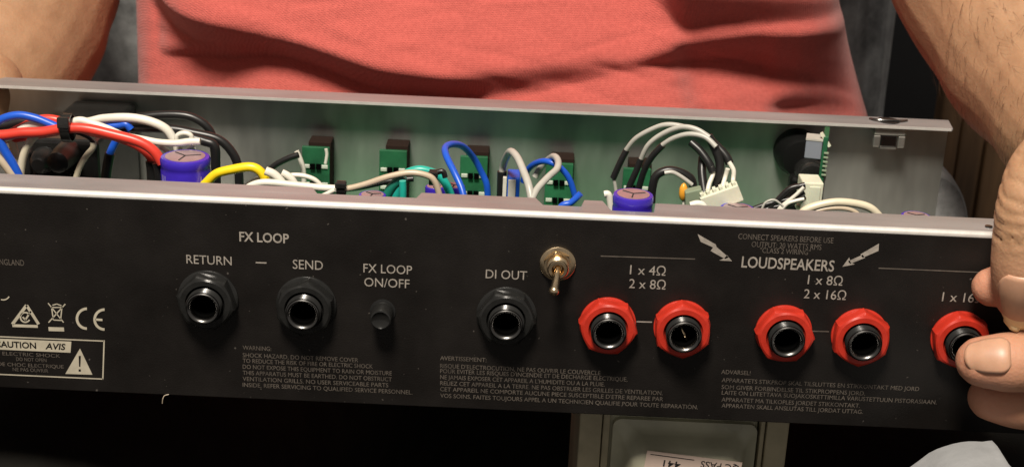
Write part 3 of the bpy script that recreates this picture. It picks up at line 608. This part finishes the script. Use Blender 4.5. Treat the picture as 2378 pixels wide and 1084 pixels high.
def remesh_obj(parts_, voxel, smooth_it, name):
    mb = MB()
    for pts, rad in parts_: mb.tube(pts, rad, n=24, sub=8)
    me = mb.mesh(name, M['skin'])
    bm = bmesh.new(); bm.from_mesh(me); bmesh.ops.recalc_face_normals(bm, faces=bm.faces); bm.to_mesh(me); bm.free()
    o = bpy.data.objects.new(name, me); scene.collection.objects.link(o)
    r_ = o.modifiers.new('r', 'REMESH'); r_.mode = 'VOXEL'; r_.voxel_size = voxel; r_.use_smooth_shade = True
    s_ = o.modifiers.new('s', 'SMOOTH'); s_.factor = 0.5; s_.iterations = smooth_it
    dg = bpy.context.evaluated_depsgraph_get(); me2 = bpy.data.meshes.new_from_object(o.evaluated_get(dg))
    bpy.data.objects.remove(o); return me2
armR = [P(2180,-520,0.255), P(2310,-120,0.205), P(2410,95,0.165), P(2500,255,0.120), P(2590,390,0.080), P(2680,520,0.045)]
left = [(armR, [0.050,0.0465,0.0405,0.0325,0.0270,0.0255])]
left += [([P(2660,470,0.055), P(2740,640,0.030), P(2800,820,0.020)], [0.022,0.021,0.018]), ([P(2700,520,0.045), P(2800,700,0.030), P(2830,930,0.020)], [0.021,0.020,0.016])]
left += [(PP(p), r) for p, r in fingers.values()]
me_hand = remesh_obj(left, 0.0011, 5, 'handmesh')
armL = [P(-330,-620,0.33), P(-120,-330,0.315), P(22,-110,0.295), P(12,30,0.270), P(-44,170,0.238), P(-150,300,0.190), P(-260,380,0.13)]
right = [(armL, [0.054,0.053,0.0515,0.0485,0.0435,0.0340,0.028]), ([P(-46,212,0.1345), P(-105,250,0.140), P(-170,310,0.165)], [0.0172,0.0185,0.022]),
         ([P(-240,370,0.11), P(-380,450,0.03), P(-450,540,0.0)], [0.026,0.024,0.016])]
for k in range(4): right.append(([P(-400,420+k*80,0.02), P(-330,450+k*95,-0.012), P(-230,470+k*100,-0.014)], [0.010,0.009,0.0075]))
me_armL = remesh_obj(right, 0.0018, 5, 'armmesh')
# torso, upper arms and thighs under the clothes (coarser)
YC = 0.305
torso = [([(0, YC+0.02, -0.16), (0, YC, -0.05), (0, YC, 0.10), (0, YC, 0.24), (0, YC+0.02, 0.34)], [0.085,0.088,0.090,0.095,0.06]),
         ([(-0.075, YC+0.01, -0.10), (-0.08, YC, 0.1), (-0.10, YC+0.01, 0.27)], 0.07), ([(0.075, YC+0.01, -0.10), (0.08, YC, 0.1), (0.10, YC+0.01, 0.27)], 0.07),
         ([(-0.12, YC+0.02, 0.29), tuple(P(-260,-860,0.29)), tuple(armL[0])], [0.06,0.052,0.050]), ([(0.12, YC+0.02, 0.29), tuple(P(2240,-640,0.27)), tuple(armR[0])], [0.06,0.053,0.051]),
         ([(0, YC+0.03, 0.32), (0, YC+0.03, 0.42)], [0.055,0.055]), ([(0, YC+0.01, 0.46), (0, YC-0.005, 0.53)], [0.075,0.085]),
         ([(-0.09, YC+0.02, -0.15), (-0.15, 0.0+0.12, -0.175), (-0.19, -0.10, -0.20), (-0.19, -0.12, -0.42)], [0.085,0.072,0.058,0.05]),
         ([(0.09, YC+0.02, -0.15), (0.15, 0.0+0.12, -0.175), (0.19, -0.10, -0.20), (0.19, -0.12, -0.42)], [0.085,0.072,0.058,0.05])]
me_torso = remesh_obj([([Vector(q) for q in p], r) for p, r in torso], 0.007, 3, 'torsomesh')
s_dome[0] = False
bm = bmesh.new()
for me in (me_hand, me_armL, me_torso): bm.from_mesh(me)
bmesh.ops.remove_doubles(bm, verts=[], dist=0)
body_me = bpy.data.meshes.new('person'); bm.to_mesh(body_me); bm.free()
nv = len(body_me.vertices); co = np.empty(nv*3); body_me.vertices.foreach_get('co', co); co = co.reshape(-1, 3)
no = np.empty(nv*3); body_me.vertices.foreach_get('normal', no); no = no.reshape(-1, 3)
# finger creases (displacement) and pinker finger tips
pink = np.zeros(nv); disp = np.zeros(nv)
def near_hand(): return co[:, 0] > 0.11
for key, (pts, rad) in fingers.items():
    q = PP(pts); tip = np.array(q[-1]); d = np.array((q[-1] - q[-3]).normalized())
    dist = np.linalg.norm(co - tip, axis=1)
    pink = np.maximum(pink, np.clip(1 - (dist - 0.006)/0.018, 0, 1)*(0.85 if key != 'A' else 0.7))
    for off, dep in (((0.0150, 0.0002), (0.0168, 0.0003), (0.0188, 0.0002), (0.0245, 0.00045), (0.0262, 0.0004), (0.0283, 0.00045), (0.0305, 0.0003)) if key != 'A' else ((0.0225, 0.0005), (0.0245, 0.0004), (0.027, 0.0005), (0.030, 0.0004), (0.0335, 0.0004), (0.037, 0.0003), (0.041, 0.0003))):
        rel = co - tip; al = -(rel @ d); perp = np.linalg.norm(rel + al[:, None]*d, axis=1)
        wob = 0.0006*np.sin(perp*900 + co[:, 0]*700 + off*3000)
        disp -= np.where((perp < 0.014), 1.7*dep*np.exp(-((al - off + wob)/0.0005)**2), 0)
for f_, a_ in ((140.0, 0.00025), (60, 0.0004)):
    disp += np.where(co[:, 0] > -9, a_*np.sin(co[:, 0]*f_ + co[:, 2]*f_*0.7)*np.sin(co[:, 1]*f_*1.1 + co[:, 2]*f_*0.6), 0)
co += no*disp[:, None]
body_me.vertices.foreach_set('co', co.ravel())
at2 = body_me.attributes.new('pink', 'FLOAT', 'POINT'); at2.data.foreach_set('value', pink)
body_me.materials.clear(); body_me.materials.append(M['skin'])
body_me.polygons.foreach_set('use_smooth', [True]*len(body_me.polygons)); body_me.update()
person = bpy.data.objects.new('person', body_me); link(person)
tag(person, 'person in coral red polo shirt seated behind the amplifier, holding it with both hands', 'person')
# fingernails
from mathutils.bvhtree import BVHTree
bvh = BVHTree.FromPolygons([tuple(v) for v in co], [tuple(p.vertices) for p in body_me.polygons])
def nail(key, ln, wd, back, out, side=0.0, over=0.0):
    q = PP(fingers[key][0]); tip = q[-1]; d = (q[-1] - q[-2]).normalized(); r = fingers[key][1][-1]
    view = (CAM - tip).normalized(); n = (view - d*view.dot(d)).normalized(); s = d.cross(n).normalized()
    n = (n*math.cos(side) + s*math.sin(side)).normalized(); s = d.cross(n).normalized()
    cen = tip - d*back; NU, NV = 12, 14; mb = MB(); verts = []
    for j in range(NV + 1):
        t = j/NV; base = cen + d*(t*ln)
        for i in range(NU + 1):
            u = (i/NU*2 - 1); taper = 1 - 0.10*(1-t)**2
            round_ = 0.0
            if t < 0.2: round_ = (1 - t/0.2)
            uu = u*taper*(math.sqrt(max(0.0, 1 - 0.6*round_**2)))
            a = uu*wd/2/(r*1.02)
            endc = -abs(u)**2.2*0.0018*max(0, (t-0.5)*2)
            dirv = n*math.cos(a) + s*math.sin(a)
            hit = bvh.ray_cast(base + dirv*r*1.75, -dirv, r*1.5); sp = t*ln - back
            rad = min(max((hit[0] - base).length, r*0.85), r*1.40) if hit[0] is not None else r
            if sp > 0: rad = min(rad, r*1.1)*math.sqrt(max(0.3, 1 - (sp/(1.3*r))**2))
            lift = 0.00028 - 0.00045*max(0, 1 - t*6)
            verts.append(base + dirv*(rad + lift) + d*endc)
    fs, mi = [], []
    for j in range(NV):
        for i in range(NU):
            a = j*(NU+1) + i; fs.append((a, a+1, a+NU+2, a+NU+1)); mi.append(1 if j >= NV - out else 0)
    mb.add(verts, fs); mb.mi = mi
    o = mb.build('fingernail', [M['nail'], M['nail_tip']], person, fixn=True)
    so = o.modifiers.new('t', 'SOLIDIFY'); so.thickness = 0.0004; so.offset = -1
    return o
nail('A', 0.0215, 0.0135, 0.0142, 3); nail('C', 0.0125, 0.0110, 0.0070, 0, side=0.25); nail('D', 0.0085, 0.0080, 0.0036, 0, side=0.9)
# fine arm hair
def hairs(n, cond, seed, lo, hi, flow):
    rnd = random.Random(seed); mb = MB(); cnt = 0
    idx = [i for i in range(0, nv) if cond(co[i])]
    while cnt < n and idx:
        i = rnd.choice(idx); p = Vector(co[i]); nn = Vector(no[i])
        if nn.dot(CAM - p) < -0.02: continue
        ln = rnd.uniform(lo, hi); fl = (Vector(flow) + Vector((rnd.uniform(-.7,.7), rnd.uniform(-.5,.5), rnd.uniform(-.5,.5)))).normalized(); fl = (fl - nn*fl.dot(nn)).normalized()
        a = p; b = p + nn*ln*0.22 + fl*ln*0.5; c_ = p + nn*ln*0.26 + fl*ln + Vector((rnd.uniform(-1,1), 0, rnd.uniform(-1,1)))*ln*0.15
        mb.tube([a, b, c_], [0.00005, 0.00004, 0.000015], n=3, sub=2); cnt += 1
    return mb
hm = hairs(1000, lambda c: c[0] > 0.165 and -0.01 < c[2] < 0.16 and c[1] > 0.085, 3, 0.004, 0.009, (0.7, -0.4, -0.6))
o = hm.build('arm_hair', mat('arm_hair', (0.06, 0.032, 0.018), 0.5), person); tag(o, kind='stuff')
hm = hairs(900, lambda c: c[0] < -0.18 and 0.01 < c[2] < 0.16 and c[1] > 0.09, 4, 0.004, 0.008, (-0.5, -0.3, -0.8))
o = hm.build('arm_hair', bpy.data.materials['arm_hair'], person); tag(o, kind='stuff')

# ---- shirt: torso sheet, folds by integrating slopes down each column
def itp(knots): xs = [k[0] for k in knots]; ys_ = [k[1] for k in knots]; return lambda x: np.interp(x, xs, ys_)
def band(px, py, U, Lw, x0, x1, soft=7, xs=25, amp_=1.0):
    u, l = itp(U)(px), itp(Lw)(px)
    s = lambda t: 1/(1+np.exp(-np.clip(t, -40, 40)))
    return amp_*s((py-u)/soft*2)*s((l-py)/soft*2)*s((px-x0)/xs*3)*s((x1-px)/xs*3)
def darkmap(px, py):
    d = band(px, py, [(330,-60),(420,2),(470,24),(505,34),(589,59),(673,80),(778,109),(883,139),(1000,160),(1120,166),(1250,160)],
             [(330,10),(380,45),(420,82),(455,98),(500,110),(538,145),(610,137),(673,143),(757,168),(841,198),(904,217),(1000,222),(1120,220),(1250,200)], 345, 1130, 6, 14)
    d = np.maximum(d, band(px, py, [(366,124),(400,116),(455,106),(500,98),(540,98)], [(366,132),(391,140),(538,146),(560,142)], 368, 545, 5, 10))
    d = np.maximum(d, band(px, py, [(1000,165),(1150,160),(1300,152),(1450,146)], [(1000,222),(1150,215),(1300,190),(1450,165)], 1080, 1480, 12, 60, 0.78))
    d = np.maximum(d, band(px, py, [(1400,160),(1459,148),(1527,122),(1572,100),(1640,86),(1730,68),(1821,59),(1889,42),(1960,28)],
             [(1400,162),(1436,160),(1518,152),(1595,156),(1685,156),(1753,163),(1844,179),(1944,215),(2010,240)], 1440, 2100, 7, 25))
    d = np.maximum(d, band(px, py, [(1518,-60),(2000,-60)], [(1518,-5),(1554,32),(1590,66),(1663,49),(1753,35),(1844,26),(1912,14),(1990,5)], 1535, 2100, 7, 18, 0.8))
    d = np.maximum(d, band(px, py, [(1780,245),(1821,227),(1866,218),(1944,222),(2010,240)], [(1780,300),(2010,330)], 1800, 2100, 8, 25, 0.8))
    return d
NTH, NZ = 420, 190
z_lo, z_hi = -0.075, 0.155
th = np.linspace(R(-125), R(125), NTH); zz = np.linspace(z_hi, z_lo, NZ)
xlft = P(340, 100, YC).x; 
TH, ZZ = np.meshgrid(th, zz, indexing='ij')
zr = np.array([P(1932, 20, YC).z, P(2005, 262, YC).z]); xr_ = np.array([P(1932, 20, YC).x, P(2005, 262, YC).x])
XRr = xr_[0] + (ZZ - zr[0])/(zr[1]-zr[0])*(xr_[1]-xr_[0]); XRr = np.clip(XRr, xr_[0]-0.01, xr_[1]+0.012)
XLl = np.full_like(ZZ, xlft)
cx, aa = (XRr + XLl)/2, (XRr - XLl)/2
bb = 0.098
X = cx + aa*np.sign(np.sin(TH))*np.abs(np.sin(TH))**0.9; Yy = YC - bb*np.sign(np.cos(TH))*np.abs(np.cos(TH))**0.8
# photograph coordinates of the base sheet
V = np.stack([X - CAM.x, Yy - CAM.y, ZZ - CAM.z], -1); fw = V @ np.array(fwd)
PX = PW/2 + (V @ np.array(c_r))*FPX/fw; PY = PH/2 - (V @ np.array(c_u))*FPX/fw
D = darkmap(PX, PY)
g = 0.40*(1-D) - 1.35*D
below = np.clip((PY-262)/25, 0, 1); above = np.clip((-15-PY)/25, 0, 1); g = g*(1-below)*(1-above*0.8)
dz = (z_hi - z_lo)/(NZ-1)
t = np.cumsum(g, axis=1)*dz
k0 = np.argmin(np.abs(PY - 240), axis=1); t = t - t[np.arange(NTH), k0][:, None]*0.75
def gsm(a, ax, n):
    for _ in range(n):
        b_ = np.moveaxis(a, ax, 0); b_ = np.concatenate([b_[:1], b_, b_[-1:]]); a = np.moveaxis(0.25*b_[:-2] + 0.5*b_[1:-1] + 0.25*b_[2:], 0, ax)
    return a
t = gsm(gsm(t, 0, 5), 1, 1)
front = np.clip((np.cos(TH) - 0.0)/0.45, 0, 1); front = front*front*(3-2*front)
# small secondary wrinkles
rng = np.random.RandomState(5); wr = np.zeros_like(t)
for k in range(90):
    cxp, cyp = rng.uniform(330, 1980), rng.uniform(-20, 270); an = rng.uniform(-0.35, 0.5); ln, wd = rng.uniform(60, 190), rng.uniform(5, 20)
    du = (PX-cxp)*math.cos(an) + (PY-cyp)*math.sin(an); dv = -(PX-cxp)*math.sin(an) + (PY-cyp)*math.cos(an)
    wr += rng.uniform(-1, 1)*0.0008*np.exp(-(du/ln)**2 - (dv/wd)**2)
t = (t + wr)*front
nx, ny = np.sin(TH)*0.5, -np.cos(TH); X2 = X + nx*t*0.25; Y2 = Yy - t*np.clip(np.cos(TH)*1.3, 0, 1)
verts = np.stack([X2, Y2, ZZ], -1).reshape(-1, 3); faces = []
for i in range(NTH-1):
    for j in range(NZ-1): faces.append((i*NZ+j, i*NZ+j+1, (i+1)*NZ+j+1, (i+1)*NZ+j))
SH = bpy.data.materials.new('coral_pique'); SH.use_nodes = True; nt = SH.node_tree; bs = nt.nodes['Principled BSDF']; N = nt.nodes.new; L = nt.links.new
bs.inputs['Roughness'].default_value = 0.85; bs.inputs['Sheen Weight'].default_value = 0.25; bs.inputs['Specular IOR Level'].default_value = 0.2
tc = N('ShaderNodeTexCoord')
n1 = N('ShaderNodeTexNoise'); n1.inputs['Scale'].default_value = 620; n1.inputs['Detail'].default_value = 3; L(tc.outputs['Object'], n1.inputs['Vector'])
n2 = N('ShaderNodeTexNoise'); n2.inputs['Scale'].default_value = 25; n2.inputs['Detail'].default_value = 4; L(tc.outputs['Object'], n2.inputs['Vector'])
m1 = N('ShaderNodeMix'); m1.data_type = 'RGBA'; m1.inputs['A'].default_value = (0.43, 0.082, 0.068, 1); m1.inputs['B'].default_value = (0.645, 0.142, 0.116, 1); L(n1.outputs['Fac'], m1.inputs['Factor'])
n4 = N('ShaderNodeTexNoise'); n4.inputs['Scale'].default_value = 260; n4.inputs['Detail'].default_value = 1; L(tc.outputs['Object'], n4.inputs['Vector'])
cr = N('ShaderNodeMapRange'); cr.inputs[1].default_value = 0.76; cr.inputs[2].default_value = 0.9; L(n4.outputs['Fac'], cr.inputs[0])
m2 = N('ShaderNodeMix'); m2.data_type = 'RGBA'; m2.inputs['B'].default_value = (0.30, 0.05, 0.04, 1); L(m1.outputs['Result'], m2.inputs['A']); L(cr.outputs[0], m2.inputs['Factor']); L(m2.outputs['Result'], bs.inputs['Base Color'])
wx = N('ShaderNodeTexWave'); wx.inputs['Scale'].default_value = 420; wx.bands_direction = 'DIAGONAL'; wx.inputs['Distortion'].default_value = 3.0; wx.inputs['Detail'].default_value = 1; L(tc.outputs['Object'], wx.inputs['Vector'])
wz = N('ShaderNodeTexWave'); wz.inputs['Scale'].default_value = 440; wz.bands_direction = 'Z'; wz.inputs['Distortion'].default_value = 3.0; L(tc.outputs['Object'], wz.inputs['Vector'])
a1 = N('ShaderNodeMath'); a1.operation = 'ADD'; L(wx.outputs['Fac'], a1.inputs[0]); L(wz.outputs['Fac'], a1.inputs[1])
a2_ = N('ShaderNodeMath'); a2_.operation = 'ADD'; L(a1.outputs[0], a2_.inputs[0]); L(n1.outputs['Fac'], a2_.inputs[1])
bp = N('ShaderNodeBump'); bp.inputs['Strength'].default_value = 0.42; bp.inputs['Distance'].default_value = 0.0005; L(a2_.outputs[0], bp.inputs['Height']); L(bp.outputs[0], bs.inputs['Normal'])
mb = MB(); mb.add(verts.tolist(), faces); sh = mb.build('polo_shirt', SH, person, fixn=False, angle=180); tag(sh, 'coral red polo shirt with deep folds')
so = sh.modifiers.new('t', 'SOLIDIFY'); so.thickness = 0.0012; so.offset = 0
# trousers over the lap
tm = mat('black_trousers', (0.0075, 0.0070, 0.0058), 0.95, var=0.35, vscale=60, bump=0.4, bscale=900, spec=0.15)
s_dome[0] = True
mb = MB(); 
for sg in (-1, 1): mb.tube([Vector(q) for q in ((sg*0.085, YC+0.03, -0.16), (sg*0.15, 0.12, -0.18), (sg*0.19, -0.10, -0.205), (sg*0.195, -0.125, -0.42))], [0.098,0.084,0.069,0.06], n=40, sub=14)
mb.tube([Vector((-0.10, YC+0.01, -0.16)), Vector((0.10, YC+0.01, -0.16))], 0.10, n=32, sub=8)
mb.build('trousers', tm, person)
s_dome[0] = False

# ------------------------------------------------------------------ sofa, wood panelling, small things
gf = mat('grey_upholstery', (0.20, 0.205, 0.205), 0.9, var=0.6, vscale=45, bump=0.9, bscale=220, col2=(0.42, 0.425, 0.42), sheen=0.2, detail=6)
sofa = empty('sofa', (0, 0.55, -0.60), 'grey mottled upholstered seat behind the person', 'sofa')
def cushion(name, a, b, lump, seed, parent):
    bm = bmesh.new(); bmesh.ops.create_cube(bm, size=1)
    for v in bm.verts: v.co = Vector([(a[i]+b[i])/2 + v.co[i]*(b[i]-a[i]) for i in range(3)])
    bmesh.ops.bevel(bm, geom=list(bm.edges), offset=min(0.03, min(abs(b[i]-a[i]) for i in range(3))*0.45), segments=5, affect='EDGES', profile=0.5)
    bmesh.ops.subdivide_edges(bm, edges=bm.edges, cuts=5, use_grid_fill=True)
    me = bpy.data.meshes.new(name); bm.to_mesh(me); bm.free(); me.materials.append(gf)
    me.polygons.foreach_set('use_smooth', [True]*len(me.polygons)); o = bpy.data.objects.new(name, me); link(o, parent)
    tx = bpy.data.textures.new('lump', 'CLOUDS'); tx.noise_scale = 0.03; tx.noise_depth = 3
    dm = o.modifiers.new('d', 'DISPLACE'); dm.texture = tx; dm.strength = lump; dm.mid_level = 0.5; dm.texture_coords = 'LOCAL'
    return o
ysf = 0.44
cushion('backrest', (P(-500,100,ysf).x, ysf, -0.25), (P(2088,150,ysf).x, ysf + 0.14, 0.42), 0.022, 1, sofa)
cushion('seat', (-0.42, 0.30, -0.58), (0.40, 0.44, -0.32), 0.012, 2, sofa)
# rounded upholstered arm end showing past the far wall
ya = 0.20; mb = MB()
o1 = P(2152, 575, ya); rr = []
for k, (yy, s) in enumerate(((ya + 0.030, 1.0), (ya + 0.012, 1.0), (ya + 0.003, 0.975), (ya, 0.93))):
    rr.append([(o1.x + 0.0195*s*math.cos(2*math.pi*i/48), yy, o1.z - 0.002 + 0.0375*s*math.sin(2*math.pi*i/48)) for i in range(48)])
arm = mb.rings(rr).build('armrest', gf, sofa, fixn=True)
# wood panelling to the right
wd_ = mat('dark_wood', (0.17, 0.095, 0.045), 0.55, var=0.5, vscale=18, bump=0.3, bscale=120, stretch=(3, 3, 0.25))
wp = empty('wood_panelling', (0.3, 0.62, -0.6), 'dark brown wooden boards standing behind the arm at right', 'panelling')
yw = 0.62; x = P(2180, 300, yw).x
for k in range(7):
    wdt = 0.017 + 0.006*((k*37) % 5)/5
    MB().box((x + 0.0008, yw + 0.002*((k*3) % 2), -0.60), (x + wdt - 0.0008, yw + 0.02, 0.33)).build('plank', wd_, wp, smooth=False, bevel=0.0015); x += wdt
# pale grey rounded cushion lower right
yk = -0.02; pts = []
lower = empty('grey_cushion', P(2240, 1150, yk) , 'pale grey cushion with a rounded top at the bottom right corner', 'cushion')
prof = [(2100,1110),(2135,1085),(2160,1066),(2180,1056),(2200,1049),(2220,1043),(2240,1039),(2258,1037),(2275,1037),(2292,1038),(2305,1036),(2316,1035),(2320,1041),(2318,1050),(2324,1060),(2336,1072),(2350,1085),(2370,1110),(2370,1200),(2100,1200)]
q = [P(a, b, yk) for a, b in prof]; cc = sum(q, Vector())/len(q); rr = []
for yy, s in ((yk - 0.045, 0.72), (yk - 0.038, 0.86), (yk - 0.024, 0.95), (yk - 0.008, 1.0), (yk, 1.0), (yk + 0.004, 0.95)):
    rr.append([Vector((cc.x + (p.x-cc.x)*s, yy, cc.z + (p.z-cc.z)*s)) for p in q])
MB().rings(rr).build('cushion_cover', mat('pale_grey_cloth', (0.24, 0.245, 0.25), 0.9, var=0.15, vscale=80, bump=0.4, bscale=500, sheen=0.2), lower, angle=75, fixn=True)
# loose white thread under the panel edge
th_ = MB().tube(PP([(392,915,-0.0006),(382,918,-0.0008),(378,926,-0.0010),(377,936,-0.0008)]), 0.00013, n=6).build('thread', M['tan_wire']); tag(th_, 'loose white thread hanging from the lower panel edge', 'thread')
